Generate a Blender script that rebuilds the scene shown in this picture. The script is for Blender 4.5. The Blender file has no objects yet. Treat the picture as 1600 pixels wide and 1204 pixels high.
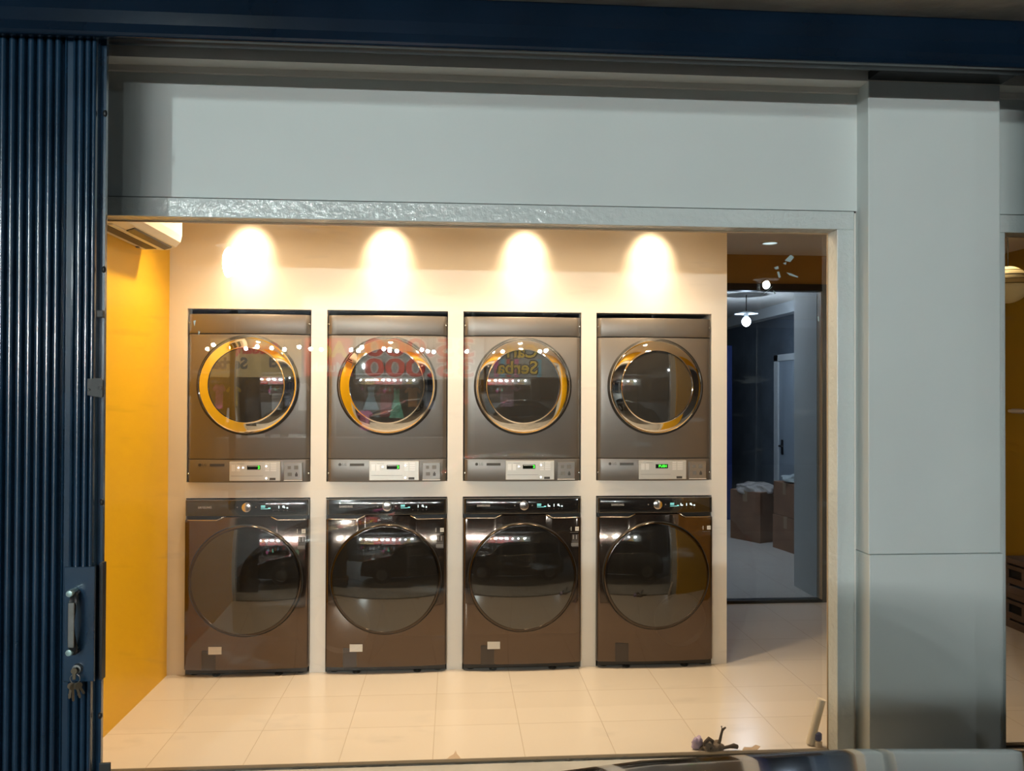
import bpy, bmesh, math, random
from mathutils import Vector, Matrix
random.seed(7)
S = bpy.context.scene
COL = S.collection
PI = math.pi

# ------------------------------------------------------------------ materials
def mat(name, base, rough=.5, metal=0., spec=.5, coat=0., crough=.04, emit=None, estr=0., bump=None, var=None, rvar=0.):
    m = bpy.data.materials.new(name); m.use_nodes = True
    nt = m.node_tree; b = nt.nodes['Principled BSDF']
    b.inputs['Base Color'].default_value = (*base, 1)
    b.inputs['Roughness'].default_value = rough
    b.inputs['Metallic'].default_value = metal
    b.inputs['Specular IOR Level'].default_value = spec
    b.inputs['Coat Weight'].default_value = coat
    b.inputs['Coat Roughness'].default_value = crough
    if emit:
        b.inputs['Emission Color'].default_value = (*emit, 1)
        b.inputs['Emission Strength'].default_value = estr
    tc = None
    def coords():
        nonlocal tc
        if tc is None: tc = nt.nodes.new('ShaderNodeTexCoord')
        return tc.outputs['Object']
    if var:            # (scale, amount): mottled colour of the surface itself
        n = nt.nodes.new('ShaderNodeTexNoise'); n.inputs['Scale'].default_value = var[0]; n.inputs['Detail'].default_value = 5
        nt.links.new(coords(), n.inputs['Vector'])
        r = nt.nodes.new('ShaderNodeValToRGB')
        r.color_ramp.elements[0].position = .3; r.color_ramp.elements[1].position = .7
        r.color_ramp.elements[0].color = (*[c*(1-var[1]) for c in base], 1)
        r.color_ramp.elements[1].color = (*[min(1, c*(1+var[1]*.6)) for c in base], 1)
        nt.links.new(n.outputs['Fac'], r.inputs['Fac']); nt.links.new(r.outputs['Color'], b.inputs['Base Color'])
    if bump:           # (scale, strength, distance)
        n = nt.nodes.new('ShaderNodeTexNoise'); n.inputs['Scale'].default_value = bump[0]; n.inputs['Detail'].default_value = 4
        nt.links.new(coords(), n.inputs['Vector'])
        u = nt.nodes.new('ShaderNodeBump'); u.inputs['Strength'].default_value = bump[1]; u.inputs['Distance'].default_value = bump[2]
        nt.links.new(n.outputs['Fac'], u.inputs['Height']); nt.links.new(u.outputs['Normal'], b.inputs['Normal'])
    if rvar:
        n = nt.nodes.new('ShaderNodeTexNoise'); n.inputs['Scale'].default_value = 6; n.inputs['Detail'].default_value = 6
        nt.links.new(coords(), n.inputs['Vector'])
        mr = nt.nodes.new('ShaderNodeMapRange')
        mr.inputs['To Min'].default_value = max(0, rough-rvar); mr.inputs['To Max'].default_value = rough+rvar
        nt.links.new(n.outputs['Fac'], mr.inputs['Value']); nt.links.new(mr.outputs['Result'], b.inputs['Roughness'])
    return m

def tile_mat():
    m = bpy.data.materials.new('floor_tile'); m.use_nodes = True
    nt = m.node_tree; N = nt.nodes; L = nt.links; b = N['Principled BSDF']
    geo = N.new('ShaderNodeNewGeometry'); sep = N.new('ShaderNodeSeparateXYZ'); L.new(geo.outputs['Position'], sep.inputs[0])
    def M(op, a, bb=None):
        n = N.new('ShaderNodeMath'); n.operation = op
        for i, v in enumerate((a, bb)):
            if v is None: continue
            if hasattr(v, 'is_linked') or not isinstance(v, (int, float)): L.new(v, n.inputs[i])
            else: n.inputs[i].default_value = v
        return n.outputs[0]
    T = .41
    ds = []; ids = []
    for ax, o in (('X', -.092-8*T), ('Y', 3.882-8*T)):
        u = M('DIVIDE', M('SUBTRACT', sep.outputs[ax], o), T)
        fr = M('FRACT', u); ids.append(M('FLOOR', u))
        ds.append(M('MINIMUM', fr, M('SUBTRACT', 1., fr)))
    d = M('MINIMUM', ds[0], ds[1])
    mask = N.new('ShaderNodeMapRange'); L.new(d, mask.inputs['Value'])
    mask.inputs['From Min'].default_value = .0025; mask.inputs['From Max'].default_value = .007
    idv = M('ADD', ids[0], M('MULTIPLY', ids[1], 17.3))
    wn = N.new('ShaderNodeTexWhiteNoise'); wn.noise_dimensions = '1D'; L.new(idv, wn.inputs['W'])
    nz = N.new('ShaderNodeTexNoise'); nz.inputs['Scale'].default_value = 2.5; nz.inputs['Detail'].default_value = 5
    L.new(geo.outputs['Position'], nz.inputs['Vector'])
    v = M('ADD', M('MULTIPLY', wn.outputs['Value'], .05), M('MULTIPLY', nz.outputs['Fac'], .12))
    tile = N.new('ShaderNodeMixRGB'); L.new(M('MULTIPLY', v, 4.), tile.inputs['Fac'])
    tile.inputs['Color1'].default_value = (.74, .70, .65, 1); tile.inputs['Color2'].default_value = (.64, .59, .53, 1)
    mx = N.new('ShaderNodeMixRGB'); L.new(mask.outputs['Result'], mx.inputs['Fac'])
    mx.inputs['Color1'].default_value = (.56, .50, .43, 1); L.new(tile.outputs['Color'], mx.inputs['Color2'])
    L.new(mx.outputs['Color'], b.inputs['Base Color'])
    b.inputs['Roughness'].default_value = .22
    bp = N.new('ShaderNodeBump'); bp.inputs['Strength'].default_value = .25; bp.inputs['Distance'].default_value = .002
    L.new(mask.outputs['Result'], bp.inputs['Height']); L.new(bp.outputs['Normal'], b.inputs['Normal'])
    return m

def pane_mat(name, ior=1.75, tint=(1, 1, 1), dust=.0):
    m = bpy.data.materials.new(name); m.use_nodes = True
    nt = m.node_tree; N = nt.nodes; L = nt.links
    N.remove(N['Principled BSDF']); out = N['Material Output']
    tr = N.new('ShaderNodeBsdfTransparent'); tr.inputs['Color'].default_value = (*tint, 1)
    gl = N.new('ShaderNodeBsdfGlossy'); gl.inputs['Roughness'].default_value = .0
    fr = N.new('ShaderNodeFresnel'); fr.inputs['IOR'].default_value = ior
    geo = N.new('ShaderNodeNewGeometry')
    sub = N.new('ShaderNodeMath'); sub.operation = 'SUBTRACT'; sub.inputs[0].default_value = 1; L.new(geo.outputs['Backfacing'], sub.inputs[1])
    mul = N.new('ShaderNodeMath'); mul.operation = 'MULTIPLY'; L.new(fr.outputs[0], mul.inputs[0]); L.new(sub.outputs[0], mul.inputs[1])
    mx = N.new('ShaderNodeMixShader'); L.new(mul.outputs[0], mx.inputs[0]); L.new(tr.outputs[0], mx.inputs[1]); L.new(gl.outputs[0], mx.inputs[2])
    L.new(mx.outputs[0], out.inputs[0])
    if dust:           # wipe marks and dust: thin streaky film on the pane
        tc = N.new('ShaderNodeTexCoord'); mp = N.new('ShaderNodeMapping')
        mp.inputs['Rotation'].default_value = (0, .7, 0); mp.inputs['Scale'].default_value = (3, 1, 14)
        L.new(tc.outputs['Object'], mp.inputs[0])
        nz = N.new('ShaderNodeTexNoise'); nz.inputs['Scale'].default_value = 1.3; nz.inputs['Detail'].default_value = 6; L.new(mp.outputs[0], nz.inputs['Vector'])
        mr = N.new('ShaderNodeMapRange'); mr.inputs['From Min'].default_value = .62; mr.inputs['From Max'].default_value = .8
        mr.inputs['To Max'].default_value = dust; L.new(nz.outputs['Fac'], mr.inputs['Value'])
        df = N.new('ShaderNodeBsdfDiffuse'); df.inputs['Color'].default_value = (.8, .85, .85, 1)
        m2 = N.new('ShaderNodeMixShader'); L.new(mr.outputs[0], m2.inputs[0]); L.new(mx.outputs[0], m2.inputs[1]); L.new(df.outputs[0], m2.inputs[2])
        L.new(m2.outputs[0], out.inputs[0])
    return m

M = {}
M['white_ext'] = mat('exterior_white_paint', (.66, .70, .69), .55, bump=(60, .15, .002), var=(1.2, .05))
M['gloss_white'] = mat('gloss_white_enamel', (.64, .68, .67), .13, bump=(34, .8, .007), var=(3, .05))
M['soffit'] = mat('grey_soffit_paint', (.74, .71, .66), .8, bump=(30, .2, .003))
M['concrete'] = mat('old_concrete', (.34, .32, .28), .9, bump=(18, .5, .006), var=(3, .25))
M['gap'] = mat('dark_gap', (.05, .048, .045), .9)
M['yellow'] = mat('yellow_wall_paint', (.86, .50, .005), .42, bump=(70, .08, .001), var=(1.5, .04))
M['yellow_dim'] = mat('yellow_paint_dimmed', (.42, .24, .05), .5, bump=(70, .08, .001), var=(1.5, .05))  # the wall yellow with dim light and glass haze put into its colour
M['yellow_shade'] = mat('yellow_paint_shaded', (.40, .235, .012), .5, bump=(70, .08, .001), var=(1.5, .05))  # the wall yellow again, darkened in colour to stand for weak light there
M['cream'] = mat('white_interior_paint', (.80, .76, .70), .38, bump=(50, .1, .001), var=(1.5, .03))
M['ceil'] = mat('ceiling_white', (.76, .72, .66), .8)
M['tile'] = tile_mat()
M['pane'] = pane_mat('shop_glass', 1.78, dust=.05)
M['dark_pane'] = pane_mat('inner_door_glass', 1.45, (.66, .70, .74))
M['dark_frame'] = mat('dark_aluminium', (.035, .03, .025), .35, metal=.4)
M['jamb_wood'] = mat('tan_jamb_edge', (.42, .30, .18), .5)
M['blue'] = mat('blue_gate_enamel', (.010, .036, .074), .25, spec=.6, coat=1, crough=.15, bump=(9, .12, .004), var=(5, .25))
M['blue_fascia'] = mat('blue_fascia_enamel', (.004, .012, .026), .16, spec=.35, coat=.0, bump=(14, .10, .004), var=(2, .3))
M['blue_dark'] = mat('dark_navy_enamel', (.010, .016, .026), .35, bump=(20, .1, .003))
M['steel'] = mat('grey_steel', (.22, .22, .21), .4, metal=.7, var=(20, .2))
M['steel_dark'] = mat('dark_steel', (.028, .030, .030), .5)
M['steel_bright'] = mat('bright_steel', (.62, .66, .66), .25, metal=1)
M['bolt_teal'] = mat('bolt_head', (.45, .62, .62), .3, metal=.6)
M['black'] = mat('black_paint', (.012, .012, .013), .45)
M['rust'] = mat('brown_keys', (.16, .13, .09), .4, metal=.7)
M['graphite'] = mat('graphite_steel_sheet', (.225, .205, .187), .42, metal=.75, rvar=.04)
M['graphite_dark'] = mat('dryer_side_sheet', (.06, .055, .05), .4, metal=.3)
M['chrome'] = mat('polished_chrome', (.90, .88, .85), .04, metal=1)
M['gasket'] = mat('black_rubber', (.010, .010, .010), .5)
M['door_glass'] = mat('dryer_door_glass', (.035, .033, .030), .025, spec=.9, coat=1)
M['silver'] = mat('silver_panel', (.62, .60, .56), .38, metal=.55)
M['silver_light'] = mat('silver_button', (.78, .76, .73), .35, metal=.3)
M['ink'] = mat('dark_print', (.05, .045, .04), .5)
M['grey_print'] = mat('grey_print', (.16, .15, .14), .5)
M['coin'] = mat('coin_plate', (.30, .28, .26), .3, metal=.7)
M['lcd'] = mat('display_black', (.006, .008, .005), .12)
M['green_led'] = mat('green_digits', (.02, .3, .02), .4, emit=(.06, 1, .04), estr=2.2)
M['white_led'] = mat('indicator_led', (.9, .9, .9), .4, emit=(1, .88, .92), estr=5)
M['teal_led'] = mat('teal_display', (.1, .4, .4), .4, emit=(.35, .95, .9), estr=.9)
M['icon_led'] = mat('white_display_icon', (.5, .6, .6), .4, emit=(.75, 1, 1), estr=1.3)
M['blackstain'] = mat('black_stainless', (.120, .092, .076), .075, metal=.9)
M['black_panel'] = mat('black_control_glass', (.012, .011, .011), .09, spec=.6, coat=.6)
M['washer_glass'] = mat('washer_door_glass', (.010, .009, .008), .03, spec=.75, coat=1)
M['bronze'] = mat('smoked_chrome_rim', (.07, .058, .05), .14, metal=1)
M['recess'] = mat('recess_black', (.008, .008, .008), .35)
M['lip'] = mat('brushed_lip', (.45, .41, .37), .22, metal=1)
M['flap'] = mat('flap_dark', (.065, .052, .044), .35, metal=.3)
M['sticker'] = mat('cream_sticker', (.66, .62, .55), .5)
M['logo_grey'] = mat('logo_grey', (.42, .41, .40), .4)
M['dial'] = mat('dial_steel', (.80, .74, .70), .2, metal=1, bump=(5, .3, .004))
M['plinth'] = mat('plinth_black', (.02, .019, .018), .4)
M['ac_white'] = mat('ac_cream_plastic', (.80, .76, .68), .4)
M['ac_slot'] = mat('ac_slot_grey', (.10, .085, .065), .6, bump=(90, .6, .004))
M['card'] = mat('brown_cardboard', (.25, .125, .07), .75, bump=(20, .3, .003), var=(5, .2))
M['tape'] = mat('box_tape', (.34, .24, .15), .3)
M['wrap'] = mat('clear_plastic_wrap', (.42, .38, .36), .15, spec=.8, bump=(22, 1, .02))
M['bag'] = mat('grey_plastic_bag', (.40, .46, .48), .35, bump=(18, 1, .02))
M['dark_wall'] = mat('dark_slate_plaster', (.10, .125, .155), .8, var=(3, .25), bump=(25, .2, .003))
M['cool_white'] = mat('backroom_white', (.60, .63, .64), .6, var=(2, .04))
M['door_paint'] = mat('pale_door_paint', (.34, .40, .46), .45)
M['tarp_blue'] = mat('royal_blue_sheet', (.014, .035, .17), .4)
M['bulb_cool'] = mat('cool_bulb_glow', (1, 1, 1), .4, emit=(.80, .90, 1), estr=45)
M['assumed_tube_glow'] = mat('assumed_tube_light', (1, 1, 1), .4, emit=(.90, .96, 1), estr=150)
M['warm_lens'] = mat('downlight_lens', (1, 1, 1), .4, emit=(1, .80, .55), estr=14)
M['cool_lens'] = mat('cool_ceiling_lens', (.9, .95, 1), .4, emit=(.7, .95, 1), estr=1.0)
M['paper'] = mat('cream_paper_lantern', (.70, .62, .34), .7)
M['paper_rib'] = mat('lantern_rib', (.14, .11, .05), .7)
M['crate'] = mat('brown_crate', (.12, .075, .05), .6, var=(8, .25))
M['crate_dark'] = mat('crate_hollow', (.018, .014, .011), .8)
M['pvc'] = mat('white_pvc', (.66, .62, .53), .35)
M['bluecap'] = mat('blue_cap', (.03, .05, .24), .35)
M['clear_bottle'] = mat('pale_bottle', (.62, .58, .52), .2)
M['rag'] = mat('dark_brown_cord', (.045, .028, .020), .8)
M['rag_grey'] = mat('grey_rag', (.20, .16, .13), .85, bump=(60, 1, .004))
M['purple'] = mat('lilac_wrapper', (.42, .36, .60), .25, bump=(30, .8, .006))
M['scuff'] = mat('putty_smear', (.46, .36, .27), .7)
M['ledge'] = mat('grey_ledge', (.62, .63, .62), .7, bump=(30, .3, .003), var=(4, .12))
M['smear'] = mat('dried_smear', (.30, .38, .38), .3)
M['silicone'] = mat('dirty_silicone', (.16, .14, .11), .6)
M['asphalt'] = mat('wet_asphalt', (.13, .13, .127), .7, bump=(60, .6, .006), var=(3, .3))
M['car'] = mat('dark_olive_car_paint', (.055, .050, .040), .12, metal=.3, coat=1)
M['carglass'] = mat('car_glass', (.01, .012, .013), .05, spec=.7)
M['tyre'] = mat('tyre_rubber', (.015, .015, .015), .8)
M['rim'] = mat('alloy_rim', (.5, .5, .5), .3, metal=1)
M['lens_red'] = mat('tail_light', (.3, .01, .01), .2)
M['lens_clear'] = mat('head_light', (.6, .6, .6), .1)
M['lamp_glow'] = mat('street_lamp_glow', (1, 1, 1), .4, emit=(.88, 1, 1), estr=500)
M['lamp_strong'] = mat('flood_lamp_glow', (1, 1, 1), .4, emit=(.84, 1, .98), estr=950)
M['stall_bulb'] = mat('stall_bulb_glow', (1, 1, 1), .4, emit=(.92, 1, .98), estr=1750)
M['cable'] = mat('black_cable', (.01, .01, .01), .6)

# ------------------------------------------------------------------ mesh helpers
def link(name, bm, m, parent=None, smooth=False, bevel=0., seg=2):
    me = bpy.data.meshes.new(name)
    bmesh.ops.recalc_face_normals(bm, faces=bm.faces)
    if smooth:
        for f in bm.faces: f.smooth = True
    bm.to_mesh(me); bm.free()
    for x in (m if isinstance(m, (list, tuple)) else [m]): me.materials.append(x)
    o = bpy.data.objects.new(name, me); COL.objects.link(o)
    if parent: o.parent = parent
    if bevel:
        b = o.modifiers.new('edge', 'BEVEL'); b.width = bevel; b.segments = seg; b.limit_method = 'ANGLE'; b.angle_limit = .6
    if smooth == 'auto':
        set_auto(o)
    return o

def set_auto(o, ang=35):
    me = o.data
    bm = bmesh.new(); bm.from_mesh(me)
    for e in bm.edges:
        if len(e.link_faces) == 2 and e.calc_face_angle() > math.radians(ang): e.smooth = False
    bm.to_mesh(me); bm.free()

def box(bm, x0, x1, y0, y1, z0, z1):
    v = [bm.verts.new((x, y, z)) for x in (x0, x1) for y in (y0, y1) for z in (z0, z1)]
    for q in ((0, 1, 3, 2), (4, 6, 7, 5), (0, 4, 5, 1), (2, 3, 7, 6), (0, 2, 6, 4), (1, 5, 7, 3)):
        bm.faces.new([v[i] for i in q])
    return v

def boxes(*bs):
    bm = bmesh.new()
    for b in bs: box(bm, *b)
    return bm

def prism(bm, pts, axis, a, b):
    """polygon pts extruded along axis from a to b. axis 'y': pts (x,z); 'x': pts (y,z); 'z': pts (x,y)"""
    def P(p, t):
        return {'y': (p[0], t, p[1]), 'x': (t, p[0], p[1]), 'z': (p[0], p[1], t)}[axis]
    A = [bm.verts.new(P(p, a)) for p in pts]; B = [bm.verts.new(P(p, b)) for p in pts]
    n = len(pts)
    bm.faces.new(A); bm.faces.new(B[::-1])
    for i in range(n): bm.faces.new((A[i], B[i], B[(i+1) % n], A[(i+1) % n]))
    return A + B

def lathe(bm, prof, c=(0, 0, 0), axis='y', n=64, closed=False):
    """prof: list (r, t) t along axis"""
    rings = []
    for r, t in prof:
        ring = []
        if r < 1e-6:
            p = {'y': (0, t, 0), 'z': (0, 0, t), 'x': (t, 0, 0)}[axis]
            ring = [bm.verts.new(Vector(p) + Vector(c))]
        else:
            for k in range(n):
                a = 2*PI*k/n; u, w = r*math.cos(a), r*math.sin(a)
                p = {'y': (u, t, w), 'z': (u, w, t), 'x': (t, u, w)}[axis]
                ring.append(bm.verts.new(Vector(p) + Vector(c)))
        rings.append(ring)
    prs = list(zip(rings, rings[1:])) + ([(rings[-1], rings[0])] if closed else [])
    for A, B in prs:
        for k in range(n):
            k2 = (k+1) % n
            if len(A) == 1 and len(B) == 1: continue
            if len(A) == 1: bm.faces.new((A[0], B[k], B[k2]))
            elif len(B) == 1: bm.faces.new((A[k], B[0], A[k2]))
            else: bm.faces.new((A[k], B[k], B[k2], A[k2]))
    return bm

def tube(bm, pts, r, n=10, cap=True):
    pts = [Vector(p) for p in pts]
    rs = r if isinstance(r, (list, tuple)) else [r]*len(pts)
    rings = []; up = Vector((0, 0, 1))
    for i, p in enumerate(pts):
        d = (pts[min(i+1, len(pts)-1)] - pts[max(i-1, 0)]).normalized()
        s = d.cross(up)
        if s.length < 1e-3: s = d.cross(Vector((1, 0, 0)))
        s.normalize(); t = s.cross(d).normalized()
        rings.append([bm.verts.new(p + (s*math.cos(2*PI*k/n) + t*math.sin(2*PI*k/n))*rs[i]) for k in range(n)])
    for A, B in zip(rings, rings[1:]):
        for k in range(n): bm.faces.new((A[k], A[(k+1) % n], B[(k+1) % n], B[k]))
    if cap: bm.faces.new(rings[0][::-1]); bm.faces.new(rings[-1])
    return bm

def sphere(bm, c, r, seg=20, rings=12, sc=(1, 1, 1)):
    mtx = Matrix.Translation(c) @ Matrix.Diagonal((*[r*s for s in sc], 1))
    bmesh.ops.create_uvsphere(bm, u_segments=seg, v_segments=rings, radius=1, matrix=mtx)
    return bm

_txt = {}
def text(name, body, size, loc, m, parent=None, extr=.0004, face='-y', align='CENTER', thick=0.):
    key = (body, size, extr, align, thick)
    if key not in _txt:
        cu = bpy.data.curves.new('t', 'FONT'); cu.body = body; cu.size = size; cu.extrude = extr
        cu.align_x = align; cu.align_y = 'CENTER'; cu.offset = thick; cu.resolution_u = 3
        o = bpy.data.objects.new('t', cu); COL.objects.link(o)
        dg = bpy.context.evaluated_depsgraph_get(); dg.update()
        me = bpy.data.meshes.new_from_object(o.evaluated_get(dg))
        bpy.data.objects.remove(o); bpy.data.curves.remove(cu)
        _txt[key] = me
    me = _txt[key].copy(); me.name = name; me.materials.clear(); me.materials.append(m)
    o = bpy.data.objects.new(name, me); COL.objects.link(o); o.location = loc
    o.rotation_euler = (PI/2, 0, 0) if face == '-y' else (PI/2, 0, PI)
    if parent: o.parent = parent
    return o

def tag(o, label, cat, group=None, kind=None):
    o['label'] = label; o['category'] = cat
    if group: o['group'] = group
    if kind: o['kind'] = kind
    return o

def thing(name, label, cat, loc=(0, 0, 0), rz=0, group=None):
    o = bpy.data.objects.new(name, None); COL.objects.link(o); o.location = loc; o.rotation_euler = (0, 0, rz); o.empty_display_size = .1
    return tag(o, label, cat, group)

def struct(name, bm, m, parent=None, label=None, **k):
    o = link(name, bm, m, parent, **k)
    if not parent: o['kind'] = 'structure'
    if label: o['label'] = label
    return o

def copy_tree(o, parent=None, skip=()):
    c = o.copy(); COL.objects.link(c); c.parent = parent
    for ch in list(o.children):
        if ch.name.split('.')[0] in skip: continue
        copy_tree(ch, c, skip)
    return c

def lamp(name, kind, loc, energy, color, parent=None, **k):
    l = bpy.data.lights.new(name, kind); l.energy = energy; l.color = color
    for a, v in k.items(): setattr(l, a, v)
    o = bpy.data.objects.new(name, l); COL.objects.link(o); o.location = loc
    if parent: o.parent = parent
    return o

def aim(o, target):
    d = Vector(target) - o.location
    o.rotation_euler = d.to_track_quat('-Z', 'Y').to_euler()

def bowed(bm, hw, z0, z1, e, b, r=.02, ro=.004, back=.03, n=28, x0=None, x1=None):
    """panel whose face bows towards -y; z1 may be a function of x"""
    x0 = -hw if x0 is None else x0; x1 = hw if x1 is None else x1
    zf = z1 if callable(z1) else (lambda x: z1)
    xs = [x0 + (x1-x0)*i/n for i in range(n+1)]
    for q in (.1, .25, .5, .8):
        xs += [x0 + r*q, x1 - r*q]
    if callable(z1): xs += getattr(zf, 'knots', [])
    xs = sorted(set(round(x, 5) for x in xs))
    def yf(x):
        y = -(e + b*(1-(x/hw)**2))
        for t in ((r-(x-x0))/r, (r-(x1-x))/r):
            if t > 0: y += r*(1-math.sqrt(max(0, 1-t*t)))
        return y
    rows = [(0, 0, ro), (0, .3*ro, .3*ro), (0, ro, 0), (1, -ro, 0), (1, -.3*ro, .3*ro), (1, 0, ro)]
    cols = []
    for x in xs:
        zt = zf(x); y = yf(x)
        col = [bm.verts.new((x, back, z0))]
        for w, dz, dy in rows: col.append(bm.verts.new((x, min(y+dy, back-.001), (zt if w else z0)+dz)))
        col.append(bm.verts.new((x, back, zt)))
        cols.append(col)
    for A, B in zip(cols, cols[1:]):
        for k in range(len(A)-1): bm.faces.new((A[k], B[k], B[k+1], A[k+1]))
        bm.faces.new((A[-1], B[-1], B[0], A[0]))
    bm.faces.new(cols[0]); bm.faces.new(cols[-1][::-1])
    return bm

# ------------------------------------------------------------------ dimensions
YB = 4.664                 # front plane of the machine bulkhead
YF = 3.44                  # shop front panel plane
YG = 3.50                  # glass
CZ = 2.70                  # ceiling
XL, XR = -1.635, 4.20      # side walls of the shop
YBACK = 6.0
X0, W, G = -1.5333, .70, .0906
CX = [X0 + W/2 + i*(W+G) for i in range(4)]
DT, DB, WT = 2.0977, 1.1005, 1.0093

# ------------------------------------------------------------------ setting: inside
struct('floor', boxes((XL-.1, XR+.1, 3.495, 12.6, -.12, 0)), M['tile'])
struct('ceiling', boxes((XL-.1, XR+.1, 3.5205, 12.6, CZ, CZ+.12)), M['ceil'])
struct('wall_left', boxes((XL-.12, XL, 3.44, 6.1, 0, CZ)), M['yellow'])
struct('wall_right', boxes((XR, XR+.12, 3.44, 6.12, 0, CZ)), M['yellow_shade'])
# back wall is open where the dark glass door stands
struct('wall_back', boxes((1.64, 2.93, YBACK, YBACK+.10, 2.475, CZ), (2.93, XR, YBACK, YBACK+.10, 0, CZ)), M['yellow_dim'])
# bulkhead: uprights, band between the rows, header, and the return wall at its right end
bm = bmesh.new(); T = .09
edges = [(XL, CX[0]-W/2)] + [(CX[i]+W/2, CX[i+1]-W/2) for i in range(3)] + [(CX[3]+W/2, 1.633)]
for a, b in edges: box(bm, a, b, YB, YB+T, 0, CZ)
for c in CX:
    box(bm, c-W/2, c+W/2, YB, YB+T, DT, CZ); box(bm, c-W/2, c+W/2, YB, YB+T, WT, DB)
struct('wall_bulkhead', bm, M['cream'])
struct('wall_passage', boxes((1.633-T, 1.633, YB+T, YBACK+.1, 0, CZ)), M['cream'])
# inner side of the shop front is painted yellow
struct('wall_front_inner', boxes((XL, XR, 3.52, 3.54, 2.44, CZ), (1.78, 2.49, 3.52, 3.56, 0, 2.44), (XR-.2, XR, 3.52, 3.54, 0, 2.44)), M['yellow'])

# ------------------------------------------------------------------ setting: shop front
struct('wall_front', boxes((-3.6, 1.803, YF, 3.52, 2.443, 3.0), (2.41, 6.0, YF, 3.52, 2.443, 3.0),
                           (-3.6, -1.66, YF, 3.52, 0, 2.443), (4.3, 6.0, YF, 3.52, 0, 2.443)), M['white_ext'])
struct('wall_upper', boxes((-3.6, 6, 3.34, 3.6, 2.992, 4.2)), M['soffit'])
struct('trim_1', boxes((-1.9, 1.803, 3.422, 3.4399, 2.968, 2.992), (2.41, 6, 3.422, 3.4399, 2.968, 2.992)), M['soffit'])
bm = boxes((1.803, 2.409, 3.34, 3.52, .92, 2.992)); box(bm, 1.803, 2.416, 3.335, 3.52, -.3, .918)
struct('wall_pillar', bm, M['white_ext'], bevel=.004)
struct('trim_2', boxes((1.781, 1.8029, 3.452, 3.52, 0, 2.443), (2.41, 2.43, 3.452, 3.52, 0, 2.443)), M['soffit'])
def window(name, xa, xb, jl, jr):
    fr = boxes((xa, xb, 3.42, 3.52, 2.355, 2.436), (xa, xa+jl, 3.42, 3.52, 0, 2.355), (xb-jr, xb, 3.42, 3.52, 0, 2.355))
    w = struct(name, boxes((xa+jl, xb-jr, 3.485, 3.515, -.002, .006)), M['silicone'])
    link('window_frame', fr, M['gloss_white'], w, bevel=.004)
    link('pane', boxes((xa+jl-.005, xb-jr+.005, YG-.004, YG+.004, .0062, 2.357)), M['pane'], w)
    bead = boxes((xa+jl, xb-jr, 3.506, 3.512, 2.349, 2.355), (xb-jr-.004, xb-jr, 3.506, 3.512, .0, 2.349))
    link('glazing_bead', bead, M['jamb_wood'], w)
    return w
w1 = window('window_1', -1.66, 1.781, .07, .080)
for pts in ([(1.492, 2.224), (1.520, 2.252), (1.536, 2.240), (1.518, 2.218)], [(1.484, 2.212), (1.50, 2.218), (1.498, 2.205)], [(1.442, 2.192), (1.462, 2.199), (1.464, 2.186), (1.45, 2.183)],
            [(1.456, 2.172), (1.466, 2.174), (1.474, 2.148), (1.464, 2.146)], [(1.50, 2.170), (1.522, 2.166), (1.556, 2.152), (1.552, 2.148), (1.515, 2.158)], [(1.43, 2.10), (1.436, 2.108), (1.372, 2.052), (1.366, 2.046)],
            [(1.438, 2.09), (1.452, 2.074), (1.444, 2.070)], [(1.646, 1.972), (1.652, 1.972), (1.654, 1.948), (1.648, 1.952)],
            [(-1.125, 1.924), (-1.114, 1.926), (-1.120, 1.900)], [(-1.104, 1.880), (-1.096, 1.878), (-1.102, 1.862)]):
    bm = bmesh.new(); prism(bm, pts, 'y', YG-.0046, YG-.0041); link('smear', bm, M['smear'], w1)
window('window_2', 2.43, 4.30, .06, .08)
struct('trim_3', boxes((-3.6, 1.8, 3.445, 3.4999, 2.436, 2.4431), (2.41, 6, 3.445, 3.4999, 2.436, 2.4431)), M['gap'])
# ledge below the glass and the step down to the street
bm = boxes((-3.6, 6, 2.90, 3.4945, -.3, -.004)); struct('trim_4', bm, M['ledge'], bevel=.01)
# uneven bead of old sealant along the foot of the glass
bm = bmesh.new(); pts = []; rr = []
for i in range(120):
    x = -1.58 + i*(3.27/119); pts.append((x, 3.490+random.uniform(-.002, .002), .000)); rr.append(.003+random.random()**3*.006)
tube(bm, pts, rr, 6); struct('trim_5', bm, M['silicone'])
# canopy over the pavement
struct('canopy', boxes((-4, 6.5, 2.78, 3.34, 3.10, 3.24)), M['concrete'], bevel=.01)

# ------------------------------------------------------------------ blue gate and its housing
h = thing('gate_housing', 'long dark blue steel gate housing running across the top of the shop front', 'gate housing', (0, 0, 0))
bm = bmesh.new()
prof = [(2.955, 2.905), (2.95, 2.92), (2.957, 2.955), (2.953, 3.00), (2.958, 3.05), (2.965, 3.0985), (2.985, 3.0985), (2.985, 2.905)]
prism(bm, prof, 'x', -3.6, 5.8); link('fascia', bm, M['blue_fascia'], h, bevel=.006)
bm = bmesh.new(); prism(bm, [(3.17+.055*math.cos(a), 3.030+.060*math.sin(a)) for a in [2*PI*k/24 for k in range(24)]], 'x', -3.6, 5.8)
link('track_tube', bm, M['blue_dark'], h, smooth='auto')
link('top_plate', boxes((-3.6, 5.8, 2.985, 3.335, 3.086, 3.099)), M['blue_dark'], h)
link('bracket', boxes((1.80, 2.41, 3.24, 3.336, 2.995, 3.03)), M['black'], h)

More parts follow.
